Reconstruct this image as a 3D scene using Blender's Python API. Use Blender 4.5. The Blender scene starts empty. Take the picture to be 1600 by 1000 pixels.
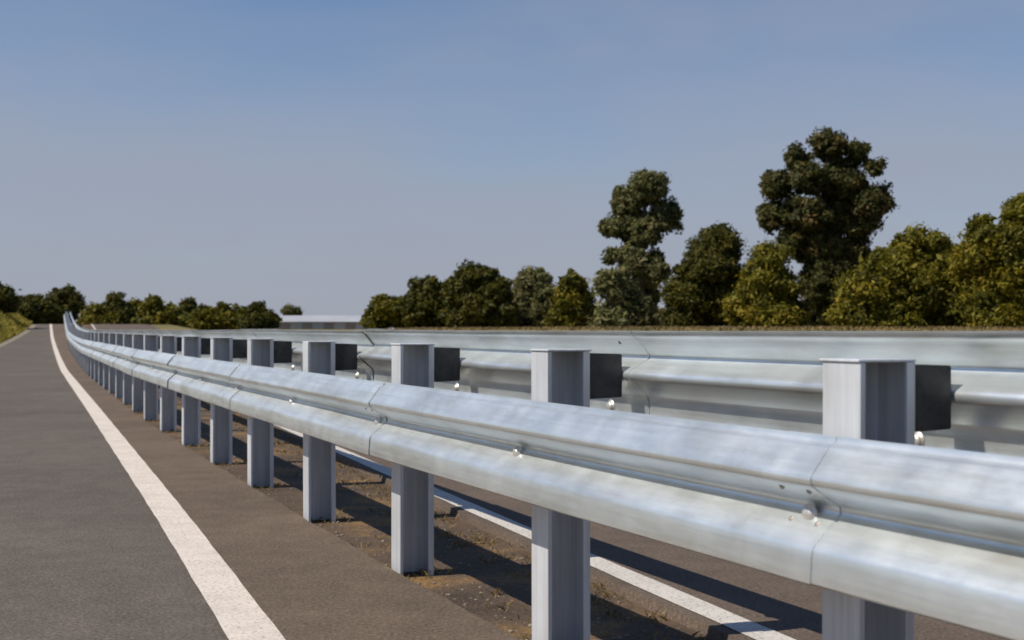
import bpy, bmesh, math, random
import numpy as np
from mathutils import Vector, Matrix

random.seed(7)
rng = np.random.default_rng(11)
sc = bpy.context.scene
C = sc.collection

# ------------------------------------------------------------------ camera
H = 1.15                       # eye height above the near road
cam_d = bpy.data.cameras.new("camera")
cam = bpy.data.objects.new("camera", cam_d)
C.objects.link(cam)
cam.location = (0, 0, H)
cam.rotation_euler = (math.radians(90), 0, 0)
cam_d.sensor_width = 36
cam_d.lens = 45
cam_d.shift_y = 15 / 1600
cam_d.clip_start = 0.05
cam_d.clip_end = 9000
cam_d.dof.use_dof = True
cam_d.dof.focus_distance = 5.5
cam_d.dof.aperture_fstop = 5.0
sc.camera = cam

# ------------------------------------------------------------------ light
SUN_EL = math.radians(51)
SUN_H = Vector((-0.943, -0.30, 0)).normalized()
to_sun = Vector((SUN_H.x * math.cos(SUN_EL), SUN_H.y * math.cos(SUN_EL), math.sin(SUN_EL)))
sd = bpy.data.lights.new("sun", 'SUN')
sd.energy = 5.0
sd.angle = math.radians(0.5)
sd.color = (1.0, 0.93, 0.83)
so = bpy.data.objects.new("sun", sd)
so.rotation_euler = to_sun.to_track_quat('Z', 'Y').to_euler()
so.location = (-20, -10, 30)
C.objects.link(so)

w = bpy.data.worlds.new("World")
sc.world = w
w.use_nodes = True
nt = w.node_tree
bg = nt.nodes['Background']
sky = nt.nodes.new('ShaderNodeTexSky')
sky.sky_type = 'NISHITA'
sky.sun_disc = False
sky.sun_elevation = SUN_EL
sky.sun_rotation = math.atan2(SUN_H.x, SUN_H.y)
sky.altitude = 0
sky.air_density = 1.0
sky.dust_density = 0.3
sky.ozone_density = 1.0
tint = nt.nodes.new('ShaderNodeMixRGB')
tint.blend_type = 'MULTIPLY'
tint.inputs[0].default_value = 1
tint.inputs[2].default_value = (0.90, 1.03, 1.23, 1)
nt.links.new(sky.outputs[0], tint.inputs[1])
# a thin mauve smog lies over the horizon
tcw = nt.nodes.new('ShaderNodeTexCoord')
sep = nt.nodes.new('ShaderNodeSeparateXYZ')
nt.links.new(tcw.outputs['Generated'], sep.inputs[0])
mpw = nt.nodes.new('ShaderNodeMapping')
mpw.inputs['Scale'].default_value = (1.3, 1.3, 4.0)
nt.links.new(tcw.outputs['Generated'], mpw.inputs[0])
nzw = nt.nodes.new('ShaderNodeTexNoise')
nzw.inputs['Scale'].default_value = 2.6
nzw.inputs['Detail'].default_value = 5
nt.links.new(mpw.outputs[0], nzw.inputs['Vector'])
mad = nt.nodes.new('ShaderNodeMath'); mad.operation = 'MULTIPLY_ADD'
mad.inputs[1].default_value = 0.34; mad.inputs[2].default_value = -0.17
nt.links.new(nzw.outputs[0], mad.inputs[0])
addw = nt.nodes.new('ShaderNodeMath'); addw.operation = 'ADD'
nt.links.new(sep.outputs[2], addw.inputs[0]); nt.links.new(mad.outputs[0], addw.inputs[1])
rw = nt.nodes.new('ShaderNodeValToRGB')
rw.color_ramp.interpolation = 'EASE'
ce = rw.color_ramp.elements
ce[0].position = 0.0; ce[0].color = (0.92, 0.92, 0.92, 1)
ce[1].position = 0.40; ce[1].color = (0, 0, 0, 1)
nt.links.new(addw.outputs[0], rw.inputs[0])
smog = nt.nodes.new('ShaderNodeMixRGB')
smog.inputs[2].default_value = (4.40, 4.70, 5.75, 1)
nt.links.new(rw.outputs[0], smog.inputs[0])
nt.links.new(tint.outputs[0], smog.inputs[1])
nt.links.new(smog.outputs[0], bg.inputs['Color'])
bg.inputs['Strength'].default_value = 0.077

sc.view_settings.view_transform = 'Standard'
sc.view_settings.look = 'None'
sc.view_settings.exposure = 0.0
sc.view_settings.gamma = 1.0
sc.cycles.max_bounces = 6
sc.cycles.filter_width = 1.7

# ------------------------------------------------------------------ paths
# The road runs away to the upper left.  (y, q): y = distance ahead, q = sideways
# offset from the line x = -0.3525 y.
SH = 0.3525
YS = np.concatenate([np.arange(-30, -6, 2.0), np.arange(-6, 20, 0.25), np.arange(20, 60, 1.0),
                     np.arange(60, 141, 2.5)])

def smooth_path(pts):
    ys = np.arange(-40, 140, 0.25)
    a = np.array(pts)
    p = np.interp(ys, a[:, 0], a[:, 1])
    for wdt in (3, 5, 7, 5, 9):
        k = np.ones(wdt) / wdt
        q = np.convolve(np.pad(p, wdt // 2, mode='edge'), k, 'valid')
        p = q
    return lambda y: np.interp(y, ys, p)

beam_q = smooth_path([(-40, 7.6), (0, 2.06), (2.36, 1.74), (3.53, 1.60), (5, 1.45), (6.33, 1.37),
                      (8, 1.27), (10.5, 1.13), (15.8, 0.88), (31, 0.50), (57, 0.27), (95, 0.25), (140, 0.2)])
line_q = smooth_path([(-40, 4.6), (-8, 1.05), (0, 0.76), (4.74, 0.695), (7.54, 0.66), (18.4, 0.44),
                      (34, 0.10), (57, -0.22), (80, -0.55), (105, -0.82), (140, -1.0)])

def sstep(a, b, x):
    t = np.clip((np.asarray(x, float) - a) / (b - a), 0, 1)
    return t * t * (3 - 2 * t)

def gz(y, q):
    """terrain height"""
    y = np.asarray(y, float); q = np.asarray(q, float)
    base = 1.17 * (sstep(18, 36, y) * sstep(12.0, 15.5, q) + sstep(110, 160, y) * (1 - sstep(12.0, 15.5, q)))
    hill = 1.55 * np.clip((y - 32) / 73, 0, 1) ** 2 * (1 - sstep(106, 140, y)) * (1 - sstep(9, 15.5, q)) * (1 - sstep(14, 30, -q))
    d = (-2.95 + 1.0 * sstep(55, 108, y)) - q
    left = (1.15 * sstep(0.5, 2.6, d) + 1.3 * sstep(2.4, 8, d)) * sstep(20, 60, y) * (1 - sstep(100, 300, y))
    return base + hill + left

def wx(y, q):
    return q - SH * y

# ------------------------------------------------------------------ helpers
def tag(o, label=None, cat=None, group=None, kind=None):
    if label: o['label'] = label
    if cat: o['category'] = cat
    if group: o['group'] = group
    if kind: o['kind'] = kind
    return o

def empty(name, loc=(0, 0, 0), rz=0):
    o = bpy.data.objects.new(name, None)
    o.location = loc
    o.rotation_euler = (0, 0, rz)
    o.empty_display_size = 0.2
    C.objects.link(o)
    return o

def mesh_obj(name, verts, faces, mat, parent=None, smooth=False, uvs=None):
    me = bpy.data.meshes.new(name)
    me.from_pydata([tuple(v) for v in verts], [], [tuple(f) for f in faces])
    me.materials.append(mat)
    if smooth:
        me.polygons.foreach_set('use_smooth', [True] * len(me.polygons))
    me.update()
    o = bpy.data.objects.new(name, me)
    C.objects.link(o)
    if parent: o.parent = parent
    return o

def grid_obj(name, P, mat, kind='structure', smooth=True):
    """P: array (n, m, 3)"""
    n, m, _ = P.shape
    idx = np.arange(n * m).reshape(n, m)
    f = np.stack([idx[:-1, :-1], idx[:-1, 1:], idx[1:, 1:], idx[1:, :-1]], -1).reshape(-1, 4)
    o = mesh_obj(name, P.reshape(-1, 3), f, mat, smooth=smooth)
    if kind: o['kind'] = kind
    return o

def strip(name, qa, qb, dz, mat, ys=YS, nq=2, skirt=None):
    """a sheet between sideways offsets qa(y) and qb(y)"""
    rows = []
    for y in ys:
        a, b = float(qa(y)), float(qb(y))
        qs = list(np.linspace(a, b, nq))
        row = [(wx(y, q), y, float(gz(y, q)) + dz) for q in qs]
        if skirt:
            row = [(wx(y, a - 0.015), y, float(gz(y, a)) + skirt)] + row + [(wx(y, b + 0.015), y, float(gz(y, b)) + skirt)]
        rows.append(row)
    return grid_obj(name, np.array(rows), mat, smooth=False)

# ------------------------------------------------------------------ materials
def newmat(name):
    m = bpy.data.materials.new(name)
    m.use_nodes = True
    n = m.node_tree
    return m, n, n.nodes['Principled BSDF'], n.links

def N(n, typ, **kw):
    d = n.nodes.new(typ)
    for k, v in kw.items():
        setattr(d, k, v)
    return d

def noise(n, l, scale, detail=4, rough=0.55, vec=None, mapscale=None):
    tc = N(n, 'ShaderNodeTexCoord')
    src = tc.outputs['Object']
    if mapscale:
        mp = N(n, 'ShaderNodeMapping')
        mp.inputs['Scale'].default_value = mapscale
        l.new(src, mp.inputs[0]); src = mp.outputs[0]
    t = N(n, 'ShaderNodeTexNoise')
    t.inputs['Scale'].default_value = scale
    t.inputs['Detail'].default_value = detail
    t.inputs['Roughness'].default_value = rough
    l.new(src, t.inputs['Vector'])
    return t.outputs[0]

def ramp(n, l, fac, stops):
    r = N(n, 'ShaderNodeValToRGB')
    el = r.color_ramp.elements
    while len(el) < len(stops): el.new(0.5)
    for e, (p, c) in zip(el, stops):
        e.position = p
        e.color = (*c, 1) if len(c) == 3 else c
    l.new(fac, r.inputs[0])
    return r.outputs[0]

def mix(n, l, a, b, fac, mode='MIX'):
    x = N(n, 'ShaderNodeMixRGB', blend_type=mode)
    for i, v in ((0, fac), (1, a), (2, b)):
        if hasattr(v, 'is_linked') or isinstance(v, bpy.types.NodeSocket):
            l.new(v, x.inputs[i])
        else:
            x.inputs[i].default_value = v if i == 0 else (*v, 1)
    return x.outputs[0]

def bump(n, l, h, bsdf, strength=0.3, dist=0.01):
    b = N(n, 'ShaderNodeBump')
    b.inputs['Strength'].default_value = strength
    b.inputs['Distance'].default_value = dist
    l.new(h, b.inputs['Height'])
    l.new(b.outputs[0], bsdf.inputs['Normal'])

def g3(v): return (v, v, v)

def asphalt_mat(name, base, grain=1.0):
    m, n, b, l = newmat(name)
    big = noise(n, l, 0.55, 5, 0.6)
    mid = noise(n, l, 5.0, 5, 0.6)
    fine = noise(n, l, 70.0, 4, 0.75)
    c1 = ramp(n, l, big, [(0.3, tuple(x * 0.82 for x in base)), (0.7, tuple(x * 1.18 for x in base))])
    c2 = ramp(n, l, mid, [(0.3, g3(0.86)), (0.7, g3(1.12))])
    c3 = ramp(n, l, fine, [(0.3, g3(0.35)), (0.48, g3(0.9)), (0.6, g3(1.25)), (0.72, (2.6, 2.5, 2.3))])
    c = mix(n, l, c1, c2, 1.0, 'MULTIPLY')
    c = mix(n, l, c, c3, 0.8 * grain, 'MULTIPLY')
    l.new(c, b.inputs['Base Color'])
    b.inputs['Roughness'].default_value = 0.88
    b.inputs['Specular IOR Level'].default_value = 0.3
    bump(n, l, fine, b, 0.7, 0.006)
    return m

M_ASPH = asphalt_mat('asphalt', (0.112, 0.092, 0.074), 1.15)
M_SHOULDER = asphalt_mat('asphalt_shoulder', (0.125, 0.091, 0.063), 1.15)
M_ASPH2 = asphalt_mat('asphalt_far', (0.115, 0.086, 0.064))

def paint_mat(name, col):
    m, n, b, l = newmat(name)
    f = noise(n, l, 60, 4, 0.7)
    g = noise(n, l, 6, 5, 0.65)
    c1 = ramp(n, l, g, [(0.25, tuple(x * 0.8 for x in col)), (0.6, col)])
    c2 = ramp(n, l, f, [(0.36, (0.35, 0.31, 0.27)), (0.47, g3(1.0))])
    c = mix(n, l, c1, c2, 0.8, 'MULTIPLY')
    l.new(c, b.inputs['Base Color'])
    b.inputs['Roughness'].default_value = 0.7
    bump(n, l, f, b, 0.35, 0.004)
    return m

M_PAINT = paint_mat('road_paint', (0.66, 0.58, 0.50))
M_PAINT2 = paint_mat('road_paint_far', (0.58, 0.54, 0.48))

def soil_mat():
    m, n, b, l = newmat('soil')
    big = noise(n, l, 1.6, 6, 0.65)
    fine = noise(n, l, 45, 4, 0.7)
    c1 = ramp(n, l, big, [(0.3, (0.055, 0.035, 0.021)), (0.52, (0.105, 0.068, 0.038)), (0.66, (0.24, 0.135, 0.045))])
    c2 = ramp(n, l, fine, [(0.3, g3(0.55)), (0.7, g3(1.4))])
    c = mix(n, l, c1, c2, 0.9, 'MULTIPLY')
    l.new(c, b.inputs['Base Color'])
    b.inputs['Roughness'].default_value = 0.95
    bump(n, l, fine, b, 0.9, 0.02)
    return m
M_SOIL = soil_mat()

def field_mat():
    m, n, b, l = newmat('field')
    big = noise(n, l, 0.12, 6, 0.65)
    fine = noise(n, l, 3.5, 6, 0.75)
    c1 = ramp(n, l, big, [(0.34, (0.075, 0.085, 0.022)), (0.5, (0.17, 0.145, 0.04)), (0.66, (0.26, 0.17, 0.07))])
    c2 = ramp(n, l, fine, [(0.3, g3(0.5)), (0.7, g3(1.35))])
    c = mix(n, l, c1, c2, 0.9, 'MULTIPLY')
    l.new(c, b.inputs['Base Color'])
    b.inputs['Roughness'].default_value = 0.95
    bump(n, l, fine, b, 0.8, 0.15)
    return m
M_FIELD = field_mat()

def steel_mat(name, val=0.62, rough=0.36, metallic=0.75, warm=(1, 1, 1), streak=False):
    m, n, b, l = newmat(name)
    spang = noise(n, l, 7, 4, 0.6)
    fine = noise(n, l, 120, 2, 0.6)
    big = noise(n, l, 1.4, 4, 0.6)
    c1 = ramp(n, l, big, [(0.3, tuple(val * 0.86 * x for x in warm)), (0.7, tuple(val * 1.05 * x for x in warm))])
    c2 = ramp(n, l, spang, [(0.3, g3(0.93)), (0.7, g3(1.03))])
    c = mix(n, l, c1, c2, 0.8, 'MULTIPLY')
    if streak:
        st = noise(n, l, 1.0, 4, 0.6, mapscale=(38, 38, 1.6))
        c = mix(n, l, c, ramp(n, l, st, [(0.3, (0.80, 0.78, 0.75)), (0.62, g3(1.03))]), 0.85, 'MULTIPLY')
    else:
        st = noise(n, l, 1.0, 4, 0.6, mapscale=(1.2, 1.2, 55))
        c = mix(n, l, c, ramp(n, l, st, [(0.3, (0.86, 0.86, 0.86)), (0.62, g3(1.03))]), 0.8, 'MULTIPLY')
        dirt = noise(n, l, 1.0, 7, 0.7, mapscale=(1.1, 1.1, 9))
        c = mix(n, l, c, ramp(n, l, dirt, [(0.46, g3(1.0)), (0.66, (0.74, 0.71, 0.66))]), 0.8, 'MULTIPLY')
        sp = noise(n, l, 2.2, 6, 0.75)
        c = mix(n, l, c, ramp(n, l, sp, [(0.58, g3(1.0)), (0.72, (0.80, 0.77, 0.72))]), 0.7, 'MULTIPLY')
    l.new(c, b.inputs['Base Color'])
    r = ramp(n, l, spang, [(0.3, g3(rough - 0.03)), (0.7, g3(rough + 0.05))])
    l.new(r, b.inputs['Roughness'])
    b.inputs['Metallic'].default_value = metallic
    bump(n, l, fine, b, 0.05, 0.001)
    return m

M_STEEL = steel_mat('galvanised_beam', 0.88, 0.36, 0.78, (0.95, 1.0, 0.995))
M_POST = steel_mat('galvanised_post', 0.72, 0.5, 0.35, (0.97, 1.0, 1.03), streak=True)
M_BOLT = steel_mat('bolt_steel', 0.75, 0.38, 0.6, (1.04, 1.0, 0.92))
M_DULL = steel_mat('dull_bolt', 0.35, 0.55, 0.5, (1.05, 0.97, 0.88))
M_DARK, _n, _b, _l = newmat('dark_bracket')  # mottled near-black grey for the rear spacer blocks and small rear bolts
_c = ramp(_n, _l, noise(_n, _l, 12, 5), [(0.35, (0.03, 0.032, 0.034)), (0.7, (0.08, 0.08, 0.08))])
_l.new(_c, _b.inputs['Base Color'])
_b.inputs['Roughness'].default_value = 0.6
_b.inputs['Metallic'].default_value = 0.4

def leaf_mat(name, dark, light, tip=None):
    m, n, b, l = newmat(name)
    at = N(n, 'ShaderNodeAttribute', attribute_name='tone')
    stops = [(0.0, dark), (0.65, light)]
    stops.append((1.0, tip if tip else tuple(min(1, x * 1.25) for x in light)))
    c = ramp(n, l, at.outputs['Fac'], stops)
    l.new(c, b.inputs['Base Color'])
    b.inputs['Roughness'].default_value = 0.65
    b.inputs['Specular IOR Level'].default_value = 0.25
    tr = N(n, 'ShaderNodeBsdfTranslucent')
    l.new(c, tr.inputs['Color'])
    mx = N(n, 'ShaderNodeMixShader')
    mx.inputs[0].default_value = 0.3
    l.new(b.outputs[0], mx.inputs[1]); l.new(tr.outputs[0], mx.inputs[2])
    l.new(mx.outputs[0], n.nodes['Material Output'].inputs['Surface'])
    return m

M_PINE = leaf_mat('pine_needles', (0.0238, 0.0277, 0.0053), (0.0918, 0.0906, 0.022), (0.162, 0.1013, 0.0308))
M_GREY = leaf_mat('grey_leaves', (0.039, 0.0455, 0.0132), (0.156, 0.156, 0.0504), (0.234, 0.195, 0.084))
M_OLIVE = leaf_mat('olive_leaves', (0.039, 0.0421, 0.0036), (0.1725, 0.1522, 0.0096), (0.27, 0.1958, 0.0168))
M_DEEP = leaf_mat('deep_leaves', (0.0204, 0.0242, 0.0029), (0.0829, 0.0803, 0.0067), (0.1403, 0.1084, 0.0115))
M_YELLOW = leaf_mat('yellow_leaves', (0.06, 0.066, 0.008), (0.228, 0.216, 0.03), (0.312, 0.24, 0.04))
M_BLADE = leaf_mat('grass_blades', (0.10, 0.075, 0.03), (0.26, 0.18, 0.07), (0.38, 0.26, 0.12))
M_BLADE_G = leaf_mat('green_blades', (0.10, 0.10, 0.015), (0.30, 0.25, 0.035), (0.42, 0.30, 0.06))
M_BARK, _n, _b, _l = newmat('bark')
_c = ramp(_n, _l, noise(_n, _l, 6, 6, 0.7, mapscale=(3, 3, 0.6)), [(0.3, (0.04, 0.03, 0.022)), (0.7, (0.14, 0.10, 0.07))])
_l.new(_c, _b.inputs['Base Color'])
_b.inputs['Roughness'].default_value = 0.9

def plain(name, c0, c1, scale, rough=0.8):
    m, n, b, l = newmat(name)
    l.new(ramp(n, l, noise(n, l, scale, 5, 0.6), [(0.3, c0), (0.7, c1)]), b.inputs['Base Color'])
    b.inputs['Roughness'].default_value = rough
    return m

# ------------------------------------------------------------------ ground
ys_t = np.concatenate([[-400, -200, -100, -60, -40], YS, [150, 165, 190, 230, 280, 350, 450, 600, 900, 1500, 3000, 6000]])
qs_t = np.concatenate([[-4000, -2000, -900, -400, -200, -100, -60, -40, -30, -25], np.arange(-20, -8, 1.0), np.arange(-8, -1.6, 0.25), [-1.5, 0, 4, 9, 11, 13],
                       np.arange(15, 30, 2.0), [40, 60, 100, 200, 400, 900, 2000, 4000, 6000]])
Yg, Qg = np.meshgrid(ys_t, qs_t, indexing='ij')
Zg = gz(Yg, Qg)
P = np.stack([wx(Yg, Qg), Yg, Zg], -1)
grid_obj('ground', P, M_FIELD)

def jit(f, amp, sc_):
    def g(y):
        return f(y) + amp * (math.sin(y * sc_) + 0.6 * math.sin(y * sc_ * 2.7 + 1) + 0.4 * math.sin(y * sc_ * 7.1 + 2))
    return g

def const(v): return lambda y: v
ROAD_T = 0.045
edge_near = jit(lambda y: beam_q(y) + 0.13, 0.006, 4.0)
ys_fine = np.concatenate([np.arange(-30, -6, 1.0), np.arange(-6, 20, 0.0625), np.arange(20, 60, 1.0), np.arange(60, 141, 2.5)])
# the terrain is linear between YS rows, so fine rows interpolate the same heights
_gz_exact = gz
def gz_lin(y, q):
    y = np.asarray(y, float)
    i = np.clip(np.searchsorted(ys_t, y) - 1, 0, len(ys_t) - 2)
    a, b = ys_t[i], ys_t[i + 1]
    t = (y - a) / (b - a)
    return _gz_exact(a, q) * (1 - t) + _gz_exact(b, q) * t
gz = gz_lin
left_q = lambda y: -2.95 + 1.0 * float(sstep(55, 108, y))
strip('road', left_q, lambda y: float(line_q(y)),  ROAD_T, M_ASPH, ys=ys_fine, nq=3, skirt=-0.01)
strip('shoulder', lambda y: float(line_q(y)), edge_near, ROAD_T, M_SHOULDER, ys=ys_fine, nq=2, skirt=-0.01)
strip('median', lambda y: beam_q(y) + 0.12, lambda y: 2.50 if y > -5 else 2.5 + max(0, beam_q(y) - 2.0) , 0.006, M_SOIL)
far_edge = lambda y: 2.42 + max(0.0, float(beam_q(y)) - 1.9)
strip('opposite_road', jit(far_edge, 0.006, 3.3), lambda y: far_edge(y) + 9.0, ROAD_T, M_ASPH2, ys=ys_fine, nq=3, skirt=-0.01)
LW = 0.1
wob = lambda y, p: 0.0015 * math.sin(y * 5.3 + p) + 0.001 * math.sin(y * 13 + p)
strip('edge_line', lambda y: line_q(y) - LW + wob(y, 0), lambda y: line_q(y) + LW + wob(y, 2), ROAD_T + 0.004, M_PAINT, ys=ys_fine)
strip('opposite_edge_line', lambda y: far_edge(y) + 0.05 + wob(y, 1), lambda y: far_edge(y) + 0.19 + wob(y, 4), ROAD_T + 0.004, M_PAINT2, ys=ys_fine)
#strip('far_edge_line', lambda y: -2.75, lambda y: -2.62, ROAD_T + 0.004, M_PAINT, ys=ys_fine)
strip('verge_strip', lambda y: left_q(y) - 0.45, lambda y: left_q(y) - 0.01, 0.012, plain('gravel_verge', (0.16, 0.13, 0.09), (0.28, 0.23, 0.17), 20))

# ------------------------------------------------------------------ guardrail
POSTS = [-5.0, -3.4, -1.8, -0.3, 1.4, 2.95, 4.42, 5.9, 7.55, 9.2, 10.8, 12.5]
while POSTS[-1] < 106: POSTS.append(POSTS[-1] + 1.72)
Z_FRONT = 0.575      # bottom of the near beam
Z_REAR = 0.835       # bottom of the beam behind
Z_POST = 1.085

def frame_at(y):
    """point on the near beam's crest plane, tangent, outward normal (away from the near road)"""
    e = 0.15
    p = np.array([wx(y, float(beam_q(y))), y])
    a = np.array([wx(y - e, float(beam_q(y - e))), y - e]); b = np.array([wx(y + e, float(beam_q(y + e))), y + e])
    t = (b - a) / np.linalg.norm(b - a)
    nrm = np.array([t[1], -t[0]])
    return p, t, nrm

W_PROF = [(0.058, 0.0), (0.078, 0.002), (0.083, 0.006), (0.0845, 0.012), (0.0835, 0.030), (0.0815, 0.055), (0.0795, 0.072), (0.077, 0.079), (0.072, 0.085),
          (0.042, 0.1105), (0.012, 0.136), (0.006, 0.1405), (0.001, 0.146), (0.0, 0.153), (0.001, 0.160), (0.006, 0.1655), (0.014, 0.170), (0.044, 0.188), (0.072, 0.205),
          (0.079, 0.210), (0.083, 0.216), (0.084, 0.222), (0.083, 0.228), (0.079, 0.234), (0.062, 0.254), (0.040, 0.280), (0.032, 0.289), (0.027, 0.2925), (0.020, 0.2945), (0.012, 0.302), (0.010, 0.312)]

def prof_closed(th=0.0035):
    a = np.array(W_PROF)
    t = np.gradient(a, axis=0)
    nn = np.stack([-t[:, 1], t[:, 0]], 1)
    nn /= np.linalg.norm(nn, axis=1)[:, None]
    return a, a + nn * th          # second skin lies behind the first

def ground_c(y):
    return float(gz(y, 1.0))

def beam_panel(y0, y1, side, parent, seed):
    """side -1: faces the near road (crest at offset 0); side +1: faces the far road"""
    r = random.Random(seed)
    ph = [r.uniform(0, 6.28) for _ in range(4)]
    ny = max(2, int((y1 - y0 + 0.16) / (0.12 if y0 < 16 else 0.5)))
    ys = np.linspace(y0 - 0.08, y1 + 0.08, ny)
    a, b = prof_closed()
    # panels lap: the near end lies outside the one before
    verts = []
    base = Z_FRONT if side < 0 else Z_REAR
    for i, y in enumerate(ys):
        p, t, nr = frame_at(y)
        lap = 0.008 * (1 - (y - ys[0]) / (ys[-1] - ys[0])) if side < 0 else 0.008 * (y - ys[0]) / (ys[-1] - ys[0])
        dz = 0.002 * math.sin(y * 1.3 + ph[0]) + 0.0003 * math.sin(y * 4.1 + ph[1])
        dn = 0.002 * math.sin(y * 1.6 + ph[2]) + 0.0003 * math.sin(y * 4.3 + ph[3])
        g = ground_c(y)
        ring = list(a) + list(b[::-1])
        for k, (u, z) in enumerate(ring):
            if side < 0:
                off = 0.083 - u - lap + dn
            else:
                off = 0.455 + u + lap + dn
            q = p + nr * off
            verts.append((q[0], q[1], g + base + z * (1.07 if side < 0 else 1.0) + dz))
    m = len(a) * 2
    faces = []
    for i in range(len(ys) - 1):
        for k in range(m):
            k2 = (k + 1) % m
            f = (i * m + k, i * m + k2, (i + 1) * m + k2, (i + 1) * m + k)
            faces.append(f if side < 0 else f[::-1])
    nh = len(a)
    for s, i in ((1, 0), (-1, len(ys) - 1)):
        for k in range(nh - 1):
            f = (i * m + k, i * m + k + 1, i * m + m - 2 - k, i * m + m - 1 - k)
            faces.append(f if s * side > 0 else f[::-1])
    o = mesh_obj('beam', verts, faces, M_STEEL, parent, smooth=True)
    bm = bmesh.new(); bm.from_mesh(o.data)
    bmesh.ops.recalc_face_normals(bm, faces=bm.faces)
    for e in bm.edges:
        if len(e.link_faces) == 2 and e.calc_face_angle(0) > 0.62: e.smooth = False
    bm.to_mesh(o.data); bm.free()
    return o

def post_mesh(y):
    """channel post outline (u across the rail, v along it)"""
    fw, dp, tf, tw = 0.135, 0.165, 0.010, 0.012
    h = fw / 2
    # lipped channel, open towards the near end of the road
    pts = [(0, -h), (0.016, -h), (0.016, -h + tf), (tf, -h + tf), (tf, h - tw), (dp - tf, h - tw), (dp - tf, -h + tf), (dp - 0.026, -h + tf),
           (dp - 0.026, -h), (dp, -h), (dp, h), (0, h)]
    return pts

def prism(pts2, z0, z1, fr, base_off, mat, name, parent, bevel=0.0015, lean=(0, 0)):
    p, t, nr = fr
    bm = bmesh.new()
    lo = []; hi = []
    for (u, v) in pts2:
        q = p + nr * (base_off + u) + t * v
        lo.append(bm.verts.new((q[0], q[1], z0))); hi.append(bm.verts.new((q[0] + lean[0], q[1] + lean[1], z1)))
    n = len(pts2)
    for i in range(n):
        j = (i + 1) % n
        bm.faces.new((lo[i], lo[j], hi[j], hi[i]))
    bm.faces.new(hi); bm.faces.new(lo[::-1])
    bmesh.ops.recalc_face_normals(bm, faces=bm.faces)
    if bevel:
        bmesh.ops.bevel(bm, geom=[e for e in bm.edges], offset=bevel, segments=1, affect='EDGES', clamp_overlap=True)
    me = bpy.data.meshes.new(name); bm.to_mesh(me); bm.free()
    me.materials.append(mat)
    o = bpy.data.objects.new(name, me); C.objects.link(o); o.parent = parent
    return o

def plate(pts, zb, fr, base_off, width, mat, name, parent):
    '''outline in the (sideways, height) plane, given a width along the rail'''
    p, t, nr = fr
    bm = bmesh.new()
    lo = []; hi = []
    for (u, z) in pts:
        a = p + nr * (base_off + u) - t * width / 2
        b = p + nr * (base_off + u) + t * width / 2
        lo.append(bm.verts.new((a[0], a[1], zb + z))); hi.append(bm.verts.new((b[0], b[1], zb + z)))
    n = len(pts)
    for i in range(n):
        j = (i + 1) % n
        bm.faces.new((lo[i], lo[j], hi[j], hi[i]))
    bm.faces.new(hi); bm.faces.new(lo[::-1])
    bmesh.ops.recalc_face_normals(bm, faces=bm.faces)
    bmesh.ops.triangulate(bm, faces=[f for f in bm.faces if len(f.verts) > 4])
    me = bpy.data.meshes.new(name); bm.to_mesh(me); bm.free()
    me.materials.append(mat)
    o = bpy.data.objects.new(name, me); C.objects.link(o); o.parent = parent
    return o

def bolt(fr, off, along, z, r, parent, side=-1, mat=None):
    """domed head with a washer"""
    p, t, nr = fr
    d = nr * side
    bm = bmesh.new()
    ns = 16
    prof = [(r * 1.35, 0.0), (r * 1.35, r * 0.16), (r * 1.02, r * 0.2), (r * 0.98, r * 0.42), (r * 0.85, r * 0.62), (r * 0.5, r * 0.76), (0.0, r * 0.8)]
    c = p + nr * off + t * along
    rings = []
    for (rr, hh) in prof[:-1]:
        ring = []
        for k in range(ns):
            a = 2 * math.pi * k / ns
            q = c + t * (rr * math.cos(a)) + d * hh
            ring.append(bm.verts.new((q[0], q[1], z + rr * math.sin(a))))
        rings.append(ring)
    q = c + d * prof[-1][1]
    top = bm.verts.new((q[0], q[1], z))
    for a, b in zip(rings[:-1], rings[1:]):
        for k in range(ns):
            bm.faces.new((a[k], a[(k + 1) % ns], b[(k + 1) % ns], b[k]))
    for k in range(ns):
        bm.faces.new((rings[-1][k], rings[-1][(k + 1) % ns], top))
    bmesh.ops.recalc_face_normals(bm, faces=bm.faces)
    for f in bm.faces: f.smooth = True
    me = bpy.data.meshes.new('bolt'); bm.to_mesh(me); bm.free()
    me.materials.append(mat or M_BOLT)
    o = bpy.data.objects.new('bolt', me); C.objects.link(o); o.parent = parent
    return o

rail = empty('guardrail', (0, 0, 0))
tag(rail, 'long galvanised steel double-sided guardrail on a row of posts between the two roads', 'guardrail')

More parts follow.
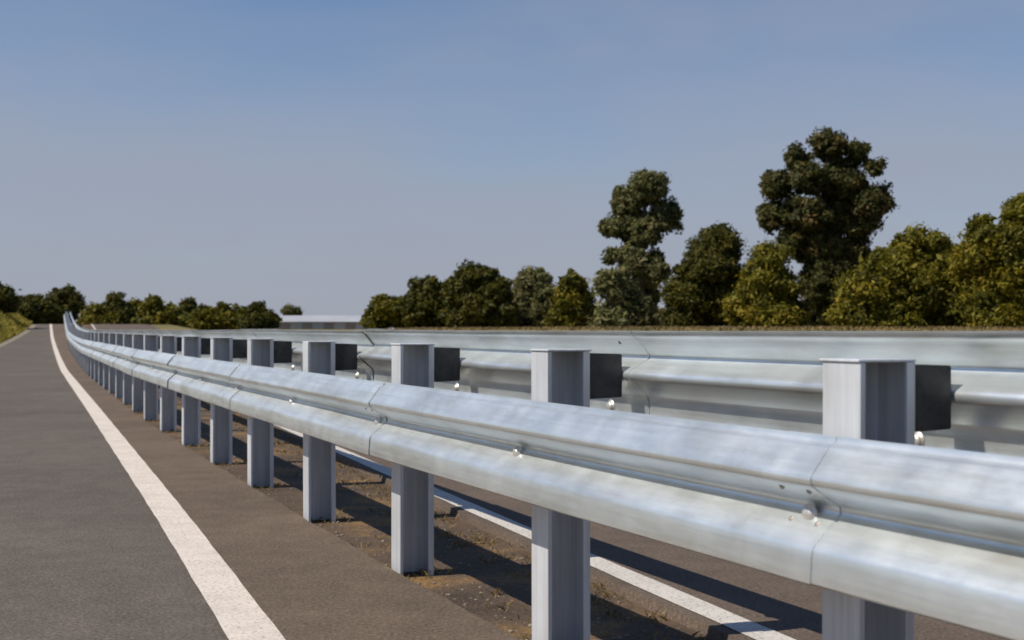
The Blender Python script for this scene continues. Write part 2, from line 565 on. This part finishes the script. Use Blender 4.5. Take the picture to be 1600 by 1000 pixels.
OFF_POST = 0.150
for i, y in enumerate(POSTS):
    fr = frame_at(y)
    g = ground_c(y)
    ang = random.uniform(-0.012, 0.012)
    zt = g + Z_POST - 0.008 + random.uniform(-0.004, 0.004)
    po = prism(post_mesh(y), g - 0.05, zt, fr, OFF_POST, M_POST, 'post', rail, lean=(random.uniform(-.004, .004), random.uniform(-.009, .009)))
    if y < 60:
        prism([(-0.004, -0.0715), (0.169, -0.0715), (0.169, 0.0715), (-0.004, 0.0715)], zt + 0.0005, zt + 0.0075, fr, OFF_POST, M_POST, 'cap', po, bevel=0.002)
    if y < 40:
        # bracket between post and near beam (C-shaped spacer), strap to the rear beam
        b1 = prism([(0, -0.035), (0.062, -0.035), (0.062, 0.035), (0.056, 0.035), (0.056, -0.029), (0.006, -0.029), (0.006, 0.035), (0, 0.035)],
                   g + Z_FRONT + 0.04, g + Z_FRONT + 0.27, fr, 0.0885, M_POST, 'bracket', po)
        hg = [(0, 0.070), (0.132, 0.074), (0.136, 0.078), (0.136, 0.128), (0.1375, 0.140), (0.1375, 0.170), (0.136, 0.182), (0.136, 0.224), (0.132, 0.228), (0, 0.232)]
        b2 = plate(hg, g + Z_REAR, fr, OFF_POST + 0.1665, 0.09, M_DARK, 'bracket', po)

front = []; rear = []
for i in range(0, len(POSTS) - 2, 2):
    y0, y1 = POSTS[i + 1], POSTS[min(i + 3, len(POSTS) - 1)]
    bf = beam_panel(y0, y1, -1, rail, i)
    front.append((y0, y1, bf))
    a0, a1 = POSTS[i], POSTS[i + 2]
    br = beam_panel(a0, a1, 1, rail, 100 + i)
    rear.append((a0, a1, br))

for y in POSTS:
    if not (0 < y < 22): continue
    fr = frame_at(y)
    g = ground_c(y)
    own = next((b for a, c, b in front if a - 0.01 <= y < c - 0.01), None)
    if own: bolt(fr, 0.083 - 0.0 - 0.018, 0.0, g + Z_FRONT + 0.146, 0.019, own)
    # small splice bolts where two panels lap
    if any(abs(a - y) < 0.01 for a, c, b in front) and y < 12:
        for dv_, zz_, uu_ in ((-0.045, 0.125, 0.024), (0.05, 0.125, 0.024), (-0.05, 0.212, 0.052), (0.05, 0.212, 0.052)):
            bolt(fr, 0.083 - uu_ - 0.008, dv_, g + Z_FRONT + zz_, 0.0085, own, mat=M_DULL)
    own = next((b for a, c, b in rear if a - 0.01 <= y < c - 0.01), None)
    if own:
        bolt(fr, 0.500, 0.12, g + Z_REAR + 0.030, 0.020, own)
    if any(abs(a - y) < 0.01 for a, c, b in rear) and y < 12 and own:
        bolt(fr, 0.455 + 0.050, 0.06, g + Z_REAR + 0.275, 0.010, own, mat=M_DARK)

# ------------------------------------------------------------------ foliage
def leaf_cloud(blobs, leaf, n_per_m2, r_sub=0.32, tone_shift=0.0, gap=0.15):
    """blobs: (x, y, z, rx, ry, rz).  Returns (verts, faces, tones) of many leaf-size faces gathered in small clumps."""
    cents = []; 
    for (x, y, z, rx, ry, rz) in blobs:
        area = 4 * math.pi * ((rx * rz) ** 1.6 + (rx * ry) ** 1.6 + (ry * rz) ** 1.6) ** (1 / 1.6) / 3 ** (1 / 1.6)
        k = max(10, int(area / (r_sub * r_sub * 1.5)))
        d = rng.normal(size=(k, 3)); d /= np.linalg.norm(d, axis=1)[:, None]
        rad = rng.uniform(0.62, 1.04, k) ** 0.8
        c = d * rad[:, None] * np.array([rx, ry, rz]) + np.array([x, y, z])
        cents.append(c)
    cents = np.concatenate(cents)
    cents = cents[rng.random(len(cents)) > gap]
    nsub = max(14, int(4 * math.pi * r_sub * r_sub * n_per_m2))
    K = len(cents)
    ct = np.clip(rng.normal(0.5, 0.22, K) + tone_shift, 0, 1)
    sr = r_sub * np.clip(rng.lognormal(-0.08, 0.35, K), 0.4, 1.8)
    d = rng.normal(size=(K, nsub, 3)); d /= np.linalg.norm(d, axis=2)[:, :, None]
    rr = rng.random((K, nsub)) ** 0.5 * (1 + 0.22 * (rng.random((K, nsub)) < 0.12))
    pos = cents[:, None, :] + d * (rr * sr[:, None])[:, :, None] * np.array([1, 1, 0.8])
    pos = pos.reshape(-1, 3); d = d.reshape(-1, 3)
    n = len(pos)
    # leaf normal: mostly outward from the clump with scatter
    nn = d + rng.normal(size=(n, 3)) * 0.7 + np.array([0, 0, 0.35])
    nn /= np.linalg.norm(nn, axis=1)[:, None]
    a = np.cross(nn, rng.normal(size=(n, 3))); a /= np.linalg.norm(a, axis=1)[:, None]
    b = np.cross(nn, a)
    s = leaf * rng.lognormal(-0.05, 0.35, n)[:, None]
    v = np.stack([pos - a * s, pos + b * s * 0.42, pos + a * s, pos - b * s * 0.42], 1).reshape(-1, 3)
    tone = np.clip(np.repeat(ct, nsub) + rng.normal(0, 0.14, n), 0, 1)
    return v, n, tone

def quads_obj(name, v, n, tone, mat, parent=None):
    me = bpy.data.meshes.new(name)
    me.vertices.add(n * 4)
    me.vertices.foreach_set('co', v.astype(np.float32).ravel())
    me.loops.add(n * 4)
    me.loops.foreach_set('vertex_index', np.arange(n * 4, dtype=np.int32))
    me.polygons.add(n)
    me.polygons.foreach_set('loop_start', np.arange(0, n * 4, 4, dtype=np.int32))
    at = me.attributes.new('tone', 'FLOAT', 'FACE')
    at.data.foreach_set('value', tone.astype(np.float32))
    me.materials.append(mat)
    me.update(calc_edges=True)
    o = bpy.data.objects.new(name, me); C.objects.link(o)
    if parent: o.parent = parent
    return o

def limb(bm, a, b, r0, r1, n=8, bend=0.0):
    a = Vector(a); b = Vector(b)
    ax = (b - a).normalized()
    s = ax.orthogonal().normalized(); t = ax.cross(s)
    rings = []
    seg = 5
    off = Vector((random.uniform(-1, 1), random.uniform(-1, 1), 0)) * bend
    for i in range(seg + 1):
        f = i / seg
        c = a.lerp(b, f) + off * math.sin(math.pi * f)
        r = r0 + (r1 - r0) * f
        rings.append([bm.verts.new(c + (s * math.cos(2 * math.pi * k / n) + t * math.sin(2 * math.pi * k / n)) * r * random.uniform(0.9, 1.1)) for k in range(n)])
    for u, v in zip(rings[:-1], rings[1:]):
        for k in range(n):
            bm.faces.new((u[k], u[(k + 1) % n], v[(k + 1) % n], v[k]))
    bm.faces.new(rings[-1])

F = 2000.0
def tree(name, label, cat, cx, Y, blobs_px, mat, leaf=0.12, dens=70, r_sub=0.34, depth=0.9, group=None, gap=0.15, shift=0.0, trunk=True, yj=0.35, tight=1.0):
    """blobs_px: (px, py, rx, ry) as measured; turned into metres at distance Y and given depth"""
    k = Y / F
    q0 = (cx - 95) * k
    gx = (cx - 800) * k
    g = float(gz(Y, q0))
    root = empty(name, (gx, Y, g))
    tag(root, label, cat, group)
    bl = []
    for j, (px, py, rx, ry) in enumerate(blobs_px):
        x = (px - cx) * k; z = H + (515 - py) * k - g
        rX, rZ = rx * k * tight, ry * k * tight
        rY = (rX + rZ) / 2 * depth
        yo = random.uniform(-yj, yj) * rX * 1.3
        bl.append((x, yo, z, rX, rY, rZ))
        # a lobe in front or behind so that the crown has volume
        if rX > 0.5:
            for sgn in (-1, 1):
                bl.append((x + random.uniform(-.25, .25) * rX, yo + sgn * rY * 0.75, z - rZ * random.uniform(0.05, 0.3), rX * 0.75, rY * 0.7, rZ * 0.7))
    v, n, tone = leaf_cloud(bl, leaf, dens, r_sub, shift, gap)
    # keep foliage above the soil
    vv = v.reshape(-1, 4, 3)
    keep = vv[:, :, 2].min(1) > 0.02
    vv = vv[keep]; tone = tone[keep]
    quads_obj('crown', vv.reshape(-1, 3), len(vv), tone, mat, root)
    bm = bmesh.new()
    top = max(b[2] for b in bl)
    tr = 0.035 * top + 0.03
    tb = max(bl, key=lambda b: b[2])
    limb(bm, (0, 0, -0.2), (tb[0] * 0.8, tb[1] * 0.5, top), tr, tr * 0.2, bend=0.12 * top * 0.3)
    for (x, y, z, rx, ry, rz) in bl[::2]:
        z0 = max(0.3, z - rz - abs(x) * 0.5)
        z0 = min(z0, z * 0.8)
        limb(bm, (tb[0] * 0.8 * z0 / top, 0, z0), (x, y, z), tr * 0.4, tr * 0.12, n=6, bend=0.1)
    me = bpy.data.meshes.new('trunk'); bm.to_mesh(me); bm.free(); me.materials.append(M_BARK)
    o = bpy.data.objects.new('trunk', me); C.objects.link(o); o.parent = root
    return root

GP = 'trees and bushes beyond the guardrail'
tree('pine_tree', 'tall narrow grey-green pine with a ragged crown, left of the tallest tree', 'tree', 1000, 55,
     [(1012, 292, 30, 26), (978, 315, 26, 24), (1038, 335, 24, 28), (962, 352, 24, 18), (1002, 358, 32, 30), (1050, 345, 14, 22),
      (955, 400, 16, 14), (990, 405, 26, 26), (1018, 420, 26, 30), (1000, 465, 34, 40), (1010, 500, 40, 22)],
     M_GREY, leaf=0.085, dens=110, r_sub=0.27, gap=0.22, tight=0.9, shift=-0.05, yj=0.6)
tree('olive_bush', 'small olive bush at the foot of the narrow grey-green pine', 'bush', 970, 46,
     [(955, 445, 22, 22), (975, 480, 34, 30), (950, 500, 26, 22), (1000, 500, 26, 22)], M_GREY, leaf=0.1, gap=0.2, shift=0.08)
tree('pine_tree', 'tallest tree of all, broad dark pine with a knobbly spreading crown', 'tree', 1290, 60,
     [(1296, 226, 28, 26), (1248, 243, 20, 20), (1342, 236, 20, 22), (1362, 262, 16, 16), (1216, 287, 26, 22), (1262, 278, 34, 30), (1318, 280, 40, 34),
      (1208, 335, 24, 24), (1250, 338, 38, 30), (1305, 335, 42, 34), (1352, 318, 32, 34), (1376, 312, 14, 26), (1345, 352, 26, 16),
      (1235, 375, 26, 20), (1275, 385, 40, 36), (1330, 395, 34, 30), (1292, 440, 52, 44), (1300, 490, 62, 40)],
     M_PINE, leaf=0.09, dens=110, r_sub=0.30, gap=0.20, tight=0.9, yj=0.6)
tree('round_bush', 'rounded dark bush between the two tall pines', 'bush', 1110, 48,
     [(1118, 385, 34, 28), (1095, 420, 42, 34), (1135, 420, 30, 34), (1075, 460, 36, 34), (1110, 465, 48, 40), (1145, 480, 30, 40), (1080, 500, 46, 28)],
     M_DEEP, leaf=0.075, dens=120, shift=0.0, gap=0.1)
tree('leaning_bush', 'yellow-green bush in front of the tallest tree, beside its dark trunk', 'bush', 1200, 44,
     [(1205, 405, 28, 24), (1195, 440, 38, 32), (1215, 460, 34, 36), (1175, 480, 38, 34), (1215, 495, 40, 28)], M_OLIVE, leaf=0.075, dens=120, gap=0.1)
tree('wide_bush', 'wide domed olive-green bush right of the tallest tree', 'bush', 1430, 42,
     [(1432, 388, 40, 28), (1390, 415, 42, 32), (1470, 410, 40, 32), (1360, 450, 44, 36), (1430, 445, 52, 42), (1490, 450, 36, 40), (1345, 490, 44, 32),
      (1410, 490, 52, 32), (1480, 492, 48, 30)], M_OLIVE, leaf=0.075, dens=120, gap=0.1)
tree('tall_bush', 'tall green bush at the right edge of the picture', 'bush', 1610, 40,
     [(1612, 335, 36, 32), (1545, 365, 34, 28), (1580, 390, 42, 36), (1640, 370, 40, 40), (1530, 410, 34, 34), (1600, 440, 52, 44), (1535, 460, 36, 36),
      (1660, 430, 50, 50), (1550, 496, 46, 26), (1620, 495, 56, 30), (1680, 490, 50, 32)], M_OLIVE, leaf=0.075, dens=120, gap=0.1)
tree('low_bush', 'lowest bush at the left end of the middle row of bushes', 'bush', 605, 85,
     [(608, 480, 28, 18), (590, 500, 22, 16), (626, 494, 24, 22), (640, 500, 18, 18)], M_OLIVE, leaf=0.13, dens=55, gap=0.08, shift=-.1)
tree('round_bush', 'round green bush, second from the left in the middle row of bushes', 'bush', 665, 82,
     [(664, 452, 24, 20), (652, 485, 22, 28), (680, 484, 22, 30), (694, 498, 18, 20)], M_DEEP, leaf=0.13, dens=55, gap=0.08)
tree('round_tree', 'rounded dark green tree, highest of the middle row of bushes', 'tree', 745, 80,
     [(745, 435, 34, 22), (718, 455, 24, 24), (772, 455, 26, 28), (745, 475, 46, 34), (725, 498, 34, 20), (780, 492, 30, 28)], M_DEEP, leaf=0.13, dens=55, gap=0.06, shift=0.05)
tree('grey_bush', 'pale grey-green bush beside the highest tree of the middle row', 'bush', 832, 84,
     [(835, 440, 28, 20), (818, 470, 22, 26), (850, 472, 28, 30), (808, 490, 24, 24), (840, 500, 40, 18), (870, 495, 20, 22)], M_GREY, leaf=0.13, dens=55, gap=0.12, shift=0.15)
tree('cone_bush', 'olive bush with a pointed top, right end of the middle row of bushes', 'bush', 898, 80,
     [(893, 440, 18, 18), (893, 468, 28, 24), (908, 492, 30, 26), (880, 500, 24, 20), (932, 502, 18, 18)], M_OLIVE, leaf=0.13, dens=55, gap=0.1, shift=-.05)
# far hedge row left of the gap
row = [(150, 476, 20, 'shrub with a flat top at the left end of the far hedge row'),
       (180, 458, 18, 'dark tree sticking up highest from the far hedge row'),
       (212, 470, 20, 'olive shrub just right of the highest tree in the far hedge row'),
       (240, 465, 22, 'broad peaked shrub left of the middle of the far hedge row'),
       (268, 476, 18, 'low yellow-green shrub in the middle of the far hedge row'),
       (294, 469, 18, 'dark round-topped shrub right of the middle of the far hedge row'),
       (322, 479, 19, 'lowest olive shrub in the right half of the far hedge row'),
       (347, 474, 18, 'olive shrub with a bumpy top, third from the right end of the far hedge row'),
       (374, 477, 18, 'low shrub, second from the right end of the far hedge row'),
       (402, 474, 22, 'dark green shrub at the right end of the far hedge row, by the open gap')]
for i, (cx, top, r, lab) in enumerate(row):
    mt = (M_OLIVE, M_DEEP, M_OLIVE, M_OLIVE, M_YELLOW, M_DEEP, M_OLIVE, M_OLIVE, M_OLIVE, M_DEEP)[i]
    hh = 515 - top
    tree('hedge_shrub', lab, 'shrub', cx, 112 + (i % 3) * 4,
         [(cx, top + hh * 0.25, r * 0.62, hh * 0.25), (cx - r * 0.4, top + hh * 0.55, r * 0.7, hh * 0.32), (cx + r * 0.45, top + hh * 0.58, r * 0.7, hh * 0.32),
          (cx, top + hh * 0.8, r * 1.35, hh * 0.28), (cx + r * 0.85, top + hh * 0.66, r * 0.75, hh * 0.32)], mt, leaf=0.16, dens=32, r_sub=0.4, gap=0.06)
# left side of the road
tree('verge_tree', 'dark tree on the left verge, cut by the left edge of the picture', 'tree', -14, 95,
     [(-10, 460, 26, 18), (-30, 452, 26, 24), (8, 468, 18, 16), (-15, 478, 30, 18), (-4, 490, 26, 12), (-30, 490, 24, 14), (-10, 504, 34, 12)], M_DEEP, leaf=0.16, dens=40, r_sub=0.4, gap=0.08)
tree('verge_tree', 'dark round tree on the left verge between the edge tree and the road end', 'tree', 52, 112,
     [(50, 476, 20, 12), (68, 480, 18, 14), (32, 476, 16, 12), (50, 488, 26, 12), (74, 490, 16, 12), (78, 500, 14, 9)], M_DEEP, leaf=0.16, dens=40, r_sub=0.4)
tree('distant_tree', 'far dark tree standing right over the end of the road', 'tree', 103, 150,
     [(103, 462, 14, 14), (88, 472, 14, 14), (118, 474, 14, 14), (100, 488, 24, 16)], M_DEEP, leaf=0.2, dens=26, r_sub=0.5)
bl = []
for i in range(17):
    xx = -96 + i * 2.1 + random.uniform(-.8, .8)
    hh = random.uniform(1.2, 1.9)
    yy = 172 + random.uniform(-4, 4)
    bl.append((xx, yy, 1.6 + hh * 0.3, 1.6, 1.6, hh))
v, n_, tone = leaf_cloud(bl, 0.22, 14, 0.55, 0.0, 0.02)
o = quads_obj('far_wood', v, n_, tone, M_DEEP)
tag(o, 'low dark band of far-off woodland behind the end of the road', 'woodland', kind='stuff')
tree('distant_tree', 'tiny faint tree on the horizon in the open gap between the bush rows', 'tree', 457, 380,
     [(450, 485, 9, 7), (462, 486, 9, 6), (457, 500, 7, 12)], M_GREY, leaf=0.35, dens=10, r_sub=0.8)

# ------------------------------------------------------------------ far shed in the gap
def box(bm, x0, x1, y0, y1, z0, z1):
    vs = [bm.verts.new((x, y, z)) for z in (z0, z1) for (x, y) in ((x0, y0), (x1, y0), (x1, y1), (x0, y1))]
    for f in ((0, 3, 2, 1), (4, 5, 6, 7), (0, 1, 5, 4), (1, 2, 6, 5), (2, 3, 7, 6), (3, 0, 4, 7)):
        bm.faces.new([vs[i] for i in f])

def box_obj(name, dims, mat, parent):
    bm = bmesh.new()
    for d in dims: box(bm, *d)
    me = bpy.data.meshes.new(name); bm.to_mesh(me); bm.free(); me.materials.append(mat)
    o = bpy.data.objects.new(name, me); C.objects.link(o); o.parent = parent
    return o

M_SHEDW = plain('shed_wall', (0.36, 0.35, 0.36), (0.42, 0.40, 0.40), 0.3)
M_SHEDR = plain('shed_roof', (0.30, 0.31, 0.34), (0.36, 0.37, 0.40), 0.2, 0.8)
M_DOOR = plain('shed_door', (0.24, 0.19, 0.17), (0.30, 0.24, 0.22), 0.8)
Ysh = 330.0
ks = Ysh / F
gsh = float(gz(Ysh, 60))
x0, x1 = (428 - 800) * ks, (566 - 800) * ks
shed = empty('long_shed', ((x0 + x1) / 2, Ysh, gsh))
tag(shed, 'long low pale shed on the horizon in the gap between the bush rows', 'building')
hw = (x1 - x0) / 2
box_obj('wall', [(-hw, hw, 0, 14, 0, 2.0)], M_SHEDW, shed)
bm = bmesh.new()
vs = [bm.verts.new(p) for p in ((-hw - .5, -.6, 2.0), (hw + .5, -.6, 2.0), (hw + .5, 7, 3.7), (-hw - .5, 7, 3.7), (-hw - .5, 14.6, 2.0), (hw + .5, 14.6, 2.0))]
for f in ((0, 1, 2, 3), (3, 2, 5, 4), (0, 3, 4), (1, 5, 2), (0, 4, 5, 1)): bm.faces.new([vs[i] for i in f])
bmesh.ops.recalc_face_normals(bm, faces=bm.faces)
me = bpy.data.meshes.new('roof'); bm.to_mesh(me); bm.free(); me.materials.append(M_SHEDR)
o = bpy.data.objects.new('roof', me); C.objects.link(o); o.parent = shed
for k in range(4):
    xx = -hw + 3 + k * (2 * hw - 6) / 3.0
    box_obj('door', [(xx - 1.3, xx + 1.3, -0.06, -0.01, 0, 1.7)], M_DOOR, shed)

# ------------------------------------------------------------------ grass and stones
def blades(name, pts, h0, h1, wd, mat, label, per=1, cat='grass', lean=0.5):
    """pts: (n,3) root points"""
    p = np.repeat(pts, per, 0)
    n = len(p)
    p = p + np.stack([rng.normal(0, .03, n), rng.normal(0, .03, n), np.zeros(n)], 1) * (per > 1)
    h = rng.uniform(h0, h1, n)
    d = rng.normal(size=(n, 2)) * lean
    a = rng.uniform(0, np.pi, n)
    sx, sy = np.cos(a) * wd, np.sin(a) * wd
    z0 = p[:, 2] - 0.01
    b1 = np.stack([p[:, 0] - sx, p[:, 1] - sy, z0], 1); b2 = np.stack([p[:, 0] + sx, p[:, 1] + sy, z0], 1)
    m1 = np.stack([p[:, 0] + sx * .6 + d[:, 0] * h * .35, p[:, 1] + sy * .6 + d[:, 1] * h * .35, z0 + h * .6], 1)
    m2 = np.stack([p[:, 0] + d[:, 0] * h, p[:, 1] + d[:, 1] * h, z0 + h], 1)
    v = np.stack([b1, b2, m1, m2], 1).reshape(-1, 3)
    o = quads_obj(name, v, n, np.clip(rng.normal(.5, .25, n), 0, 1), mat)
    tag(o, label, cat, kind='stuff')
    return o

# dry tufts in the median
n = 800
cy = rng.uniform(2.0, 26, n)
cq = np.where(rng.random(n) < 0.75, rng.normal(2.24, 0.12, n), rng.uniform(0, 1, n) * 0.7 + np.array([float(beam_q(a)) + 0.22 for a in cy]))
ok = (cq < 2.39) & (cq > np.array([float(beam_q(a)) + 0.16 for a in cy]))
cy, cq = cy[ok], cq[ok]
for yp_ in POSTS:
    if 1 < yp_ < 24:
        k_ = 26
        fr_ = frame_at(yp_)
        du = rng.uniform(OFF_POST - 0.05, OFF_POST + 0.24, k_); dv = rng.uniform(-0.13, 0.13, k_)
        inside = (du > OFF_POST - 0.008) & (du < OFF_POST + 0.173) & (np.abs(dv) < 0.075)
        du, dv = du[~inside], dv[~inside]
        px_ = fr_[0][0] + fr_[2][0] * du + fr_[1][0] * dv; py_ = fr_[0][1] + fr_[2][1] * du + fr_[1][1] * dv
        cy = np.concatenate([cy, py_]); cq = np.concatenate([cq, px_ + SH * py_])
pts = np.stack([wx(cy, cq), cy, gz(cy, cq) + 0.006], 1)
blades('dry_grass', pts, 0.010, 0.045, 0.0028, M_BLADE, 'short dry yellow grass on the soil strip under the guardrail', per=10, lean=0.6)
# rough grass on the left verge
n = 12000
cy = rng.uniform(45, 118, n); cq = np.array([left_q(a) for a in cy]) - rng.uniform(0.5, 7.0, n)
pts = np.stack([wx(cy, cq), cy, gz(cy, cq)], 1)
blades('verge_grass', pts, 0.10, 0.40, 0.03, M_BLADE_G, 'yellow-green rough grass on the left road verge', per=3, lean=0.4)
# grass in front of the trees on the right
n = 16000
cy = rng.uniform(24, 60, n); cq = rng.uniform(13, 46, n)
ok = (cq < cy * 0.85 + 2)
cy, cq = cy[ok], cq[ok]
pts = np.stack([wx(cy, cq), cy, gz(cy, cq)], 1)
blades('field_grass', pts, 0.04, 0.12, 0.02, M_BLADE, 'dry ochre grass in front of the trees beyond the guardrail', per=3, lean=0.5)

def stones(name, n, yr, qf, r0, r1, mat, label):
    base = [(0, 0, 1), (0.9, 0, 0.4), (0.28, 0.85, 0.4), (-0.72, 0.52, 0.4), (-0.72, -0.52, 0.4), (0.28, -0.85, 0.4),
            (0.72, 0.52, -0.4), (-0.28, 0.85, -0.4), (-0.9, 0, -0.4), (-0.28, -0.85, -0.4), (0.72, -0.52, -0.4)]
    fs = [(0, 1, 2), (0, 2, 3), (0, 3, 4), (0, 4, 5), (0, 5, 1), (1, 6, 2), (2, 6, 7), (2, 7, 3), (3, 7, 8), (3, 8, 4), (4, 8, 9), (4, 9, 5), (5, 9, 10), (5, 10, 1), (1, 10, 6)]
    base = np.array(base)
    V = []; Fc = []
    for i in range(n):
        y = yr[0] + (yr[1] - yr[0]) * random.random() ** 1.6
        q = qf(y)
        r = r0 + (r1 - r0) * random.random() ** 3
        s = np.array([random.uniform(.7, 1.3), random.uniform(.7, 1.3), random.uniform(.4, .8)]) * r
        a = random.uniform(0, 6.28)
        b = base * (1 + rng.normal(0, .12, (11, 1))) * s
        R = np.array([[math.cos(a), -math.sin(a), 0], [math.sin(a), math.cos(a), 0], [0, 0, 1]])
        b = b @ R.T + np.array([wx(y, q), y, float(gz(y, q)) + 0.006 + r * .15])
        o0 = len(V)
        V.extend(b.tolist()); Fc.extend([tuple(o0 + k for k in f) for f in fs])
    o = mesh_obj(name, V, Fc, mat)
    tag(o, label, 'gravel', kind='stuff')
M_STONE = plain('stone', (0.13, 0.10, 0.075), (0.30, 0.25, 0.19), 30, 0.85)
stones('gravel', 2200, (1.5, 16), lambda y: random.uniform(float(beam_q(y)) + 0.17, 2.38), 0.003, 0.013, M_STONE,
       'small brown stones scattered on the soil strip under the guardrail')
